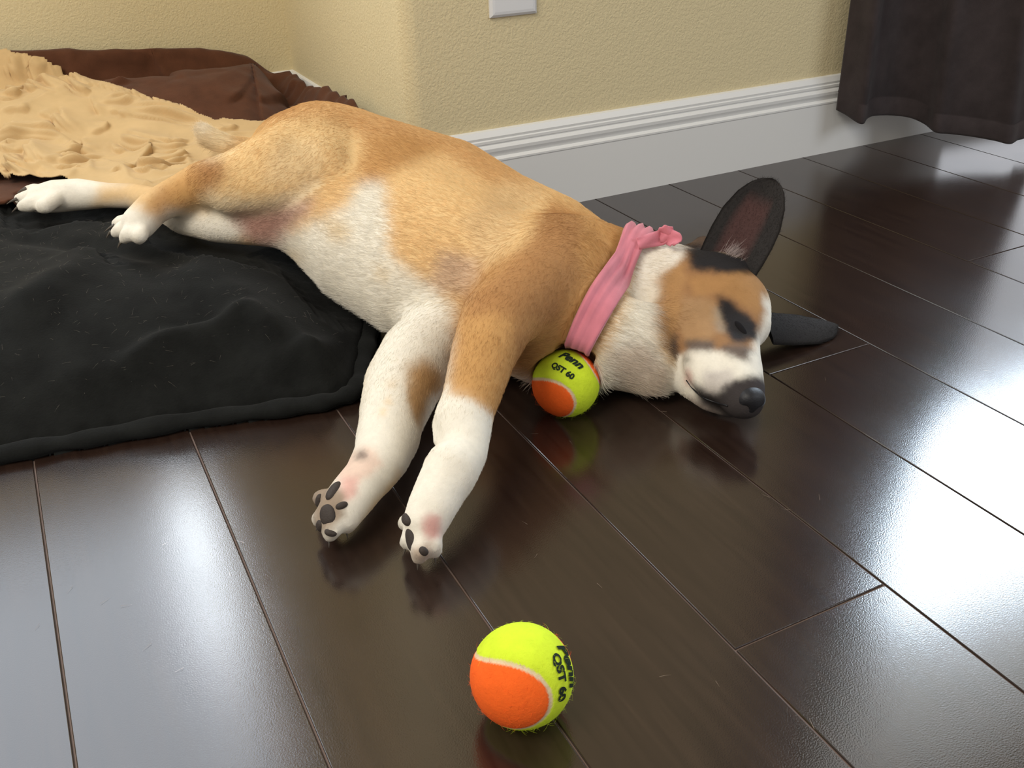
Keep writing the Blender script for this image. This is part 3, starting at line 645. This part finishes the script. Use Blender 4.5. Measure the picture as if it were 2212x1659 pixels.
for i, v in enumerate(DV):
    w_ = 0; a_ = 0
    nz_ = noise.noise_vector(Vector(v)*90)*.0022+noise.noise_vector(Vector(v)*300)*.0012
    for co_, ix, ds in kd.find_n(Vector(v)+nz_, 6):
        q = 1/(ds+.0025)**2; w_ += q; a_ = a_+q*cols[ix]
    DC[i] = a_/w_
# direction of the fur, its length
Dir = np.zeros_like(DV); Len = np.zeros(len(DV)); Ws = np.zeros(len(DV))
for ch in BODY:
    p = ch['p']
    for (a, r1), (b_, r2) in zip(p[:-1], p[1:]):
        d_ = rcone(DV, a, b_, r1, r2); w_ = np.exp(-np.clip(d_, -.01, None)/.008)
        t_ = (b_-a); t_ = t_/(np.linalg.norm(t_)+1e-9); Dir += w_[:, None]*t_; Len += w_*ch['fl']; Ws += w_
Len /= Ws
DOGP = at(1000, 600, 0)
dog = tag(empty('dog', (float(DOGP[0]), float(DOGP[1]), 0)), 'tan and white puppy with a black-eared head asleep on its side, half on the bed', 'dog')
body = obj('body', DV, DF, m_coat, dog, True, DC)
# fur: real strands
def strands(name, P, Nn, D, L, C, rad, m, parent, seg=4, lift=.35, jit=.3):
    n_ = len(P); T = D-(D*Nn).sum(1)[:, None]*Nn; T /= (np.linalg.norm(T, axis=1)[:, None]+1e-9)
    T = T+rng.normal(0, jit, T.shape); T -= (T*Nn).sum(1)[:, None]*Nn*.9; T /= (np.linalg.norm(T, axis=1)[:, None]+1e-9)
    L = L*rng.uniform(.6, 1.15, n_); pos = np.zeros((n_, seg, 3), np.float32)
    for s_ in range(seg):
        t_ = s_/(seg-1); pos[:, s_] = P-Nn*.0005+T*(L*t_)[:, None]+Nn*(L*lift*(t_-.45*t_*t_))[:, None]
        pos[:, s_, 2] -= L*.12*t_*t_
        pos[:, s_, 2] = np.maximum(pos[:, s_, 2], .0006)
    hc = bpy.data.hair_curves.new(name); hc.add_curves([seg]*n_)
    hc.attributes['position'].data.foreach_set('vector', pos.reshape(-1))
    ra = hc.attributes.new('radius', 'FLOAT', 'POINT') if 'radius' not in hc.attributes else hc.attributes['radius']
    rads = np.tile(np.linspace(1, .25, seg), n_)*np.repeat(np.broadcast_to(rad, (n_,)), seg); ra.data.foreach_set('value', rads.astype(np.float32))
    ca = hc.attributes.new('Col', 'FLOAT_COLOR', 'CURVE'); c4 = np.ones((n_, 4), np.float32); c4[:, :3] = C; ca.data.foreach_set('color', c4.ravel())
    hc.materials.append(m); o = bpy.data.objects.new(name, hc); link(o, parent); o['kind'] = 'stuff'; return o
def scatter(V, F_, n_, Nrm, *attrs, keep=None):
    A = np.linalg.norm(np.cross(V[F_[:, 2]]-V[F_[:, 0]], V[F_[:, 3]]-V[F_[:, 1]]), axis=1)
    if keep is not None: A = A*keep(V[F_].mean(1), Nrm[F_[:, 0]])
    fi = rng.choice(len(F_), n_, p=A/A.sum()); a = rng.random(n_); b_ = rng.random(n_); f = F_[fi]
    w = np.stack([(1-a)*(1-b_), a*(1-b_), a*b_, (1-a)*b_], 1)
    out = [np.einsum('nk,nkd->nd', w, V[f]), np.einsum('nk,nkd->nd', w, Nrm[f])]
    out[1] /= np.linalg.norm(out[1], axis=1)[:, None]
    for q in attrs: out.append(np.einsum('nk,nk...->n...', w, q[f]))
    return out
def fur_keep(Pc, Nn): return ((Nn[:, 2] > -.6) & (Pc[:, 2] > .004)).astype(float)
Pq, Nq, Dq, Lq, Cq = scatter(DV, DF, 190000, DN, Dir, Len, DC, keep=fur_keep)
dark = Cq.mean(1) < .08
Cq = Cq*rng.uniform(.82, 1.16, (len(Cq), 1))
strands('fur', Pq, Nq, Dq, Lq*.001, np.clip(Cq, 0, .95), .00011, m_hair, dog, 4, .32)

# ---- ears
def leaf(name, base, tip, nrm, wid, cup, th, profile, c_in, c_rim, bend=0, ns=28, nt_=20):
    ax_ = tip-base; L = np.linalg.norm(ax_); ax_ = ax_/L; nrm = nrm-(nrm@ax_)*ax_; nrm = nrm/np.linalg.norm(nrm); sd = np.cross(ax_, nrm)
    V = []; C = []
    for side in (1, -1):
        for i in range(ns+1):
            s_ = i/ns; w_ = wid*np.interp(s_, *profile)
            for j in range(nt_+1):
                t_ = -1+2*j/nt_; e = math.sqrt(max(0, 1-t_*t_)); 
                off = cup*(t_*t_)*min(1, w_/wid+.2)-bend*s_*s_+side*th*.5*e**.7*(1-.4*s_)
                V.append(base+ax_*(L*s_)+sd*(w_*t_)+nrm*off)
                if side > 0:
                    f = min(1, max(0, (abs(t_+.1)-.35)/.25)); f = max(f, min(1, max(0, (s_-.68)/.15)))
                    C.append(np.array(c_in)*(1-f)+np.array(c_rim)*f)
                else: C.append(np.array(c_rim))
    n1_ = (ns+1)*(nt_+1); Fc = []
    for side in (0, 1):
        for i in range(ns):
            for j in range(nt_):
                a = side*n1_+i*(nt_+1)+j; q = (a, a+1, a+nt_+2, a+nt_+1); Fc.append(q if side else q[::-1])
    for i in range(ns):
        for j in (0, nt_):
            a = i*(nt_+1)+j; Fc.append((a, a+nt_+1, a+nt_+1+n1_, a+n1_))
    for j in range(nt_):
        a = ns*(nt_+1)+j; Fc.append((a, a+1, a+1+n1_, a+n1_))
    return obj(name, V, Fc, m_coat, dog, True, np.array(C))
eb = at(1568, 585, .090); et = at_y(1672, 388, eb[1]+.012)
tocam = EYE-eb; tocam = tocam/np.linalg.norm(tocam)
prof_e = ([0, .15, .35, .55, .75, .88, .96, 1], [.95, 1.0, 1.02, .98, .80, .58, .34, .06])
ear_l = leaf('ear', eb, et, tocam+np.array([-.3, 0, .1]), .0325, .010, .006, prof_e, (.068, .034, .031), (.024, .021, .020))
eb2 = at(1652, 700, .026); et2 = at(1810, 704, .008)
ear_r = leaf('ear', eb2, et2, np.array([-.1, -.25, 1.]), .027, -.006, .006, ([0, .3, .6, .85, .95, 1], [1.0, 1, .92, .62, .35, .05]), (.02, .018, .018), (.020, .018, .018))
for e_, nn in ((ear_l, 5200), (ear_r, 2600)):
    me = e_.data; EV = np.array([v.co[:] for v in me.vertices]); EF = np.array([list(p.vertices) for p in me.polygons]); EN = np.array([v.normal[:] for v in me.vertices])
    ca = np.zeros(len(EV)*4, np.float32); me.color_attributes['Col'].data.foreach_get('color', ca); EC = ca.reshape(-1, 4)[:, :3]
    dirv = (et-eb) if e_ is ear_l else (et2-eb2); dirv = dirv/np.linalg.norm(dirv)
    P_, N_, C_ = scatter(EV, EF, nn, EN, EC)
    strands('ear_fur', P_, N_, np.tile(dirv, (nn, 1)), np.full(nn, .0045), C_*rng.uniform(.8, 1.5, (nn, 1)), .00009, m_hair, e_, 3, .35, .4)
# white tuft and small fold at the root of the raised ear
tb = eb+(et-eb)*.12; n_ = 500; Pt = np.tile(tb, (n_, 1))+rng.normal(0, .004, (n_, 3))-RGT*.004
strands('ear_tuft', Pt, np.tile(tocam, (n_, 1)), np.tile((et-eb)/np.linalg.norm(et-eb)+RGT*.35, (n_, 1)), np.full(n_, .016), np.tile((.42, .34, .32), (n_, 1)), .00012, m_hair, ear_l, 4, .35, .25)

def blob(name, P, nrm, a, b_, c_, m, parent, along, seg=14, dent=None):
    nrm = nrm/np.linalg.norm(nrm); al = along-(along@nrm)*nrm; al = al/np.linalg.norm(al); sd = np.cross(nrm, al); V = []; rings = []
    for i in range(1, seg):
        th_ = math.pi*i/seg; ring = []
        for j in range(2*seg):
            ph = math.pi*j/seg; q = np.array([math.sin(th_)*math.cos(ph), math.sin(th_)*math.sin(ph), math.cos(th_)])
            q = np.sign(q)*np.abs(q)**.88
            if dent: q = dent(q)
            ring.append(P+al*a*q[0]+sd*b_*q[1]+nrm*c_*q[2])
        rings.append(ring)
    V, Fc = loft(rings); return obj(name, V, Fc, m, parent, True)
# nose with nostrils
NP = at(1617, 866, .036); nd = at(1622, 885, .026)-at(1570, 770, .050); nd = nd/np.linalg.norm(nd)
def nostril(q):
    for sx in (-.55, .55):
        dd = (q[1]-sx)**2/.07+(q[0]+.05)**2/.10
        if q[2] > 0: q = q*(1-.30*math.exp(-dd*1.3))
    return q
blob('nose', NP+nd*.000, nd, .0145, .0145, .0115, m_nose, dog, np.array([.3, 0, 1.]), 22, nostril)
# closed eyelid
Pe, Ne = hit(1600, 708); ea = at(1622, 722, Pe[2])-at(1576, 688, Pe[2])
blob('eyelid', Pe-Ne*.0030, Ne, .0110, .0040, .0046, mat('eyelid_skin', (.012, .011, .012), .95, .05)[0], dog, ea)
# lips seam
lp = [hit(u, v) for u, v in ((1484, 822), (1500, 842), (1520, 858), (1545, 868), (1572, 876))]; lp = [p_ for p_ in lp if p_[0] is not None]
if len(lp) > 2:
    q = smooth_path([p_+n_*.0004 for p_, n_ in lp], 4); rings = [[p_+np.array([math.cos(a)*RGT[k]*.0008-math.sin(a)*DWN[k]*.0008 for k in range(3)]) for a in np.linspace(0, 2*math.pi, 7)[:-1]] for p_ in q]
    V, Fc = loft(rings); obj('lip', V, Fc, m_nose, dog, True)
# paw pads and claws
def pad(u, v, a, b_, ang, c_=.0035, m=None):
    P_, n_ = hit(u, v)
    if P_ is None: return
    s_ = depth(P_)/F_PX; al = RGT*math.cos(ang)+DWN*math.sin(ang); blob('paw_pad', P_-n_*.0012, n_, a*s_, b_*s_, c_, m or m_pad, dog, al, 10)
for q in ((719, 1058, 27, 13, 1.45), (706, 1112, 24, 20, 1.2), (738, 1092, 14, 8, -.4), (690, 1136, 12, 15, .4), (714, 1152, 14, 8, .3), (688, 1082, 9, 16, .2), (876, 1122, 20, 12, .35), (886, 1166, 27, 15, 1.15), (916, 1192, 12, 9, .8)): pad(*q)
def claw(u, v, du, dv, z, L=20, r0=4.2):
    P_ = at(u, v, z); s_ = depth(P_)/F_PX; d_ = (RGT*du+DWN*dv); d_ = d_/np.linalg.norm(d_); rings = []
    e1 = np.cross(d_, FWD); e1 /= np.linalg.norm(e1); e2 = np.cross(d_, e1)
    for k in range(7):
        t_ = k/6; r_ = r0*s_*(1-t_*.85); cc = P_+d_*L*s_*t_+np.array([0, 0, -.0025*t_*t_]); rings.append([cc+e1*r_*math.cos(a)+e2*r_*math.sin(a) for a in np.linspace(0, 2*math.pi, 9)[:-1]])
    V, Fc = loft(rings); obj('claw', V, Fc, m_claw, dog, True)
for q in ((248, 486, -1, .45, .122, 26), (240, 500, -1, .9, .116, 16), (262, 522, -.8, .9, .114, 14), (56, 407, -1, .3, .124, 22), (36, 430, -1, .3, .117, 24), (42, 446, -1, .5, .113, 20),
          (878, 1180, -.5, 1, .018, 18), (903, 1208, -.1, 1, .016, 18), (938, 1198, .2, 1, .016, 18), (690, 1128, -.6, 1, .018, 16), (712, 1158, -.1, 1, .016, 20), (746, 1142, .3, 1, .018, 16), (752, 1012, -.8, .5, .036, 14)): claw(*q)

# ---- pink ribbon collar round the neck
e1 = np.array([0, 0, 1.])-cax*cax[2]; e1 /= np.linalg.norm(e1); e2 = np.cross(cax, e1)
nr = 72; wd = [-.0140, -.0128, -.0105, -.0080, -.0050, -.0022, .0000, .0026, .0052, .0080, .0104, .0128, .0140]
off = [.0006, .0022, .0030, .0026, .0019, .0030, .0042, .0034, .0022, .0036, .0044, .0030, .0006]
rings = []
for i in range(nr):
    a = 2*math.pi*i/nr; dr = e1*math.cos(a)+e2*math.sin(a); ring = []
    tw = .35+.25*math.sin(a*2+.7)
    for j, (w_, of) in enumerate(zip(wd, off)):
        c0 = ca0+cax*(w_*(.92-.12*math.sin(a*3+1)-.38*max(0, float(dr@DWN)))+.003*math.sin(a*2))
        r_ = bvh.ray_cast(Vector(c0), Vector(dr))
        rad = r_[3] if r_[0] is not None else .06
        rad = min(rad, .125)
        ring.append((c0, dr, rad, of, j, a))
    rings.append(ring)
R_ = np.array([[q[2] for q in r] for r in rings]); 
R0_ = R_.copy()
for _ in range(4): R_ = (np.roll(R_, 1, 0)+R_*2+np.roll(R_, -1, 0))/4
R_ = np.maximum(R_, R0_)
for _ in range(2): R_ = np.maximum((np.roll(R_, 1, 0)+R_*2+np.roll(R_, -1, 0))/4, R0_)
V = []; nw = len(wd)
for i, r in enumerate(rings):
    for j, (c0, dr, rad, of, jj, a) in enumerate(r):
        p_ = c0+dr*(R_[i, j]+.0062+of*1.3+.0016*math.sin(jj*1.9+a*4)); p_[2] = max(p_[2], .0012); e_ = p_-BC2; le = np.linalg.norm(e_); p_ = BC2+e_/le*max(le, BR+.0025); V.append(p_)
Fc = [(i*nw+j, i*nw+j+1, ((i+1) % nr)*nw+j+1, ((i+1) % nr)*nw+j) for i in range(nr) for j in range(nw-1)]
collar = empty('ribbon_collar', tuple(map(float, ca0)))
tag(collar, 'pink cloth ribbon tied round the sleeping dog\'s neck', 'collar')
bd = obj('band', V, Fc, m_pink, collar, True); md = bd.modifiers.new('t', 'SOLIDIFY'); md.thickness = .0012; md.offset = 0
# loose end sticking up
Pt = at(1395, 522, .118); 
def ribbon(name, P, wds, nv):
    q = smooth_path(P, 6); wv = np.interp(np.linspace(0, 1, len(q)), np.linspace(0, 1, len(wds)), wds); V = []
    for i, p_ in enumerate(q):
        t_ = q[min(i+1, len(q)-1)]-q[max(i-1, 0)]; t_ /= np.linalg.norm(t_); s_ = np.cross(t_, nv); s_ /= np.linalg.norm(s_)
        for j in range(7): f = -1+j/3; V.append(p_+s_*wv[i]*f+nv*.002*math.sin(f*3+i*.4))
    Fc = [(i*7+j, i*7+j+1, i*7+8+j, i*7+7+j) for i in range(len(q)-1) for j in range(6)]
    o = obj(name, V, Fc, m_pink, collar, True); md = o.modifiers.new('t', 'SOLIDIFY'); md.thickness = .0012; md.offset = 0
Pa, _n = hit(1385, 530); zz = Pa[2] if Pa is not None else .11
ribbon('ribbon_end', [at(1378, 526, zz+.009), at(1405, 519, zz+.009), at(1430, 512, zz+.009), at(1440, 500, zz+.016), at(1444, 488, zz+.022)], [.006, .007, .008, .0085, .004], (EYE-Pa)/np.linalg.norm(EYE-Pa))
ribbon('ribbon_end', [at(1425, 515, zz+.008), at(1442, 512, zz+.010), at(1458, 518, zz+.010), at(1464, 526, zz+.008)], [.005, .008, .008, .004], (EYE-Pa)/np.linalg.norm(EYE-Pa))

# ---------------------------------------------------------------- tennis balls
BR = .0325
bm = bmesh.new(); bmesh.ops.create_icosphere(bm, subdivisions=6, radius=1.0)
BV = np.array([v.co[:] for v in bm.verts]); BF = [[v.index for v in f.verts] for f in bm.faces]; bm.free()
tt = np.linspace(0, 2*math.pi, 721)[:-1]; sa, sb = .75, .25; scc = 2*math.sqrt(sa*sb)
SC = np.stack([sa*np.cos(tt)+sb*np.cos(3*tt), sa*np.sin(tt)-sb*np.sin(3*tt), scc*np.sin(2*tt)], 1); SC /= np.linalg.norm(SC, axis=1)[:, None]
TG = np.roll(SC, -1, 0)-np.roll(SC, 1, 0)
dots = BV@SC.T; ni = dots.argmax(1); ang = np.arccos(np.clip(dots.max(1), -1, 1))
side = np.sign((np.cross(TG[ni], SC[ni])*(BV-SC[ni])).sum(1)); side[side == 0] = 1
O0 = np.array([1, -1, 0])/math.sqrt(2); io = (BV@O0).argmax()
orange_side = side[io]
sw = .042+.008*np.array([noise.noise(Vector(v)*14) for v in BV])
YL = (.62, .78, .035); OR = (.90, .135, .018); SM = (.72, .56, .36)
BC = np.where((side == orange_side)[:, None], OR, YL); f_ = np.clip((sw-ang)/.016+.5, 0, 1)[:, None]; BC = BC*(1-f_)+np.array(SM)*f_
rad = 1-.018*np.exp(-(ang/.045)**2)+.004*np.array([noise.noise(Vector(v)*25) for v in BV])
def cam_dir(r_, u_, f_): v = RGT*r_-DWN*u_-FWD*f_; return v/np.linalg.norm(v)
def ball(u, v, O_, Z_, label, texts):
    C = at(u, v, BR); C[2] = BR
    O_ = cam_dir(*O_); Z_ = cam_dir(*Z_); Z_ = Z_-(Z_@O_)*O_; Z_ /= np.linalg.norm(Z_); X_ = np.cross(Z_, O_)   # local frame: O0, (0,0,1), their cross
    Lx = np.cross([0, 0, 1], O0); M = np.outer(O_, O0)+np.outer(Z_, [0, 0, 1])+np.outer(X_, Lx)
    root = tag(empty('tennis_ball', (float(C[0]), float(C[1]), 0)), label, 'ball', None)
    D = BV@M.T; P = C+D*(rad*(BR-.0004))[:, None]
    obj('felt_cover', P, BF, m_felt, root, True, BC)
    n_ = 15000; ii = rng.integers(0, len(BV), n_); Nn = D[ii]; Dd = rng.normal(0, 1, (n_, 3))
    L = np.where(rng.random(n_) < .03, rng.uniform(.003, .006, n_), rng.uniform(.0006, .0016, n_))
    strands('fuzz', P[ii], Nn, Dd, L, BC[ii]*rng.uniform(.85, 1.1, (n_, 1)), .00006, m_hair, root, 4, .9, .2)
    for s_, cdir, ddir, size, sh in texts:
        tc = bpy.data.curves.new('lettering', 'FONT'); tc.body = s_; tc.size = size; tc.shear = sh; tc.offset = size*.045; tc.align_x = 'CENTER'; tc.align_y = 'CENTER'; tc.resolution_u = 4
        to = bpy.data.objects.new('tmp', tc); COL.objects.link(to); dg = bpy.context.evaluated_depsgraph_get(); me = bpy.data.meshes.new_from_object(to.evaluated_get(dg)); bpy.data.objects.remove(to)
        b2 = bmesh.new(); b2.from_mesh(me); bmesh.ops.triangulate(b2, faces=b2.faces[:]); bmesh.ops.subdivide_edges(b2, edges=[e for e in b2.edges if e.calc_length() > size*.2], cuts=2, use_grid_fill=False); bmesh.ops.triangulate(b2, faces=b2.faces[:])
        c_ = cam_dir(*cdir); e_ = cam_dir(*ddir); e_ = e_-(e_@c_)*c_; e_ /= np.linalg.norm(e_); up = np.cross(c_, e_)
        VV = []
        for v_ in b2.verts:
            x, y = v_.co.x, v_.co.y; th_ = math.hypot(x, y)/BR; dv = (e_*x+up*y)/(math.hypot(x, y)+1e-9)
            VV.append(C+(c_*math.cos(th_)+dv*math.sin(th_))*(BR+.00035))
        FF = [[q.index for q in f.verts] for f in b2.faces]; b2.free()
        obj('lettering', VV, FF, m_ink, root)
    return root
ball(1127, 1459, (-.46, -.28, .84), (-.82, .02, -.45), 'yellow and orange tennis ball alone on the dark floor in the foreground',
     [('QST 60', (.72, .16, .66), (.26, -.93, .20), .0092, .0), ('Penn', (.885, .32, .34), (.30, -.93, .1), .0135, .3)])
ball(1222, 828, (-.66, -.61, .42), (-.40, .1, -.85), 'yellow and orange tennis ball tucked under the dog\'s neck beside the pink ribbon',
     [('QST 60', (-.14, .36, .90), (.80, -.55, .2), .0078, .0), ('Penn', (.12, .68, .70), (.80, -.52, .3), .0125, .3)])

# ---------------------------------------------------------------- curtain at the right
hem = [(1800, 235, .074), (1828, 248, .070), (1860, 268, .062), (1872, 256, .064), (1888, 250, .064), (1925, 249, .060), (1965, 254, .056), (1998, 268, .048), (2022, 286, .040), (2050, 289, .037), (2100, 295, .033), (2150, 304, .029), (2180, 311, .026), (2196, 303, .028), (2212, 298, .029)]
HP = [at(*q) for q in hem]; HP = [np.array([p_[0], min(p_[1], WY-.022), p_[2]]) for p_ in HP]
lx, ly, lz = HP[-1]
HP += [np.array([lx+.02, ly+.02, lz+.001]), np.array([lx+.045, ly+.005, lz])]
HQ = smooth_path(HP, 6)
top = np.array([HP[0]+(np.array([1.06, 1.14, 0])-HP[0])*f for f in np.linspace(0, 1, len(HQ))])
V = []; nh = len(HQ); levels = [0, .004, .03, .031, .034, .08, .2, .4, .8, 1.3, 2.1]
for lv in levels:
    for i in range(nh):
        f = min(1, lv/2.1)*.6; x = HQ[i][0]*(1-f)+top[i][0]*f; y = HQ[i][1]*(1-f)+(top[i][1]+.02*math.sin(i*.7))*f
        if lv in (.031,): y += .0015
        V.append((x, y, HQ[i][2]+lv*(1-HQ[i][2]*.4)))
Fc = [(l*nh+i, l*nh+i+1, (l+1)*nh+i+1, (l+1)*nh+i) for l in range(len(levels)-1) for i in range(nh-1)]
cur = obj('curtain', V, Fc, m_curt, None, True); md = cur.modifiers.new('t', 'SOLIDIFY'); md.thickness = .003; md.offset = 0
tag(cur, 'dark brown curtain hanging at the right with a wavy hem just above the floor', 'curtain')
# shed hairs lying on the floor and on the black cover
n_ = 30; P = []
for i in range(n_):
    if i < 18: q = at(random.uniform(1100, 2150), random.uniform(760, 1620), .0008)
    else: q = at(random.uniform(60, 700), random.uniform(1040, 1500), .0008)
    P.append(q)
P = np.array(P); a = rng.uniform(0, 6.28, n_)
sh_ = strands('shed_hair', P+[0, 0, .0006], np.tile([0, 0, 1.], (n_, 1)), np.stack([np.cos(a), np.sin(a), a*0], 1), np.full(n_, .008), np.tile((.45, .36, .28), (n_, 1)), .00006, m_hair, None, 5, .03, .5)
tag(sh_, 'short pale dog hairs scattered over the dark plank floor', 'hair', None, 'stuff')
n_ = 420; X_ = rng.uniform(-.15, .33, n_*3); Y_ = rng.uniform(.88, 1.25, n_*3); Z_ = HB(X_, Y_); ok_ = (Z_ > .03) & (poly_sdf(BED, X_, Y_) < -.02) & (dog_under(X_, Y_) > 1)
P = np.stack([X_, Y_, Z_+.0016], 1)[ok_][:n_]; n_ = len(P); a = rng.uniform(0, 6.28, n_)
strands('lint', P, np.tile([0, -.3, .95], (n_, 1)), np.stack([np.cos(a), np.sin(a), a*0], 1), rng.uniform(.004, .011, n_), np.tile((.30, .27, .22), (n_, 1)), .00005, m_hair, bed, 5, .12, .6)
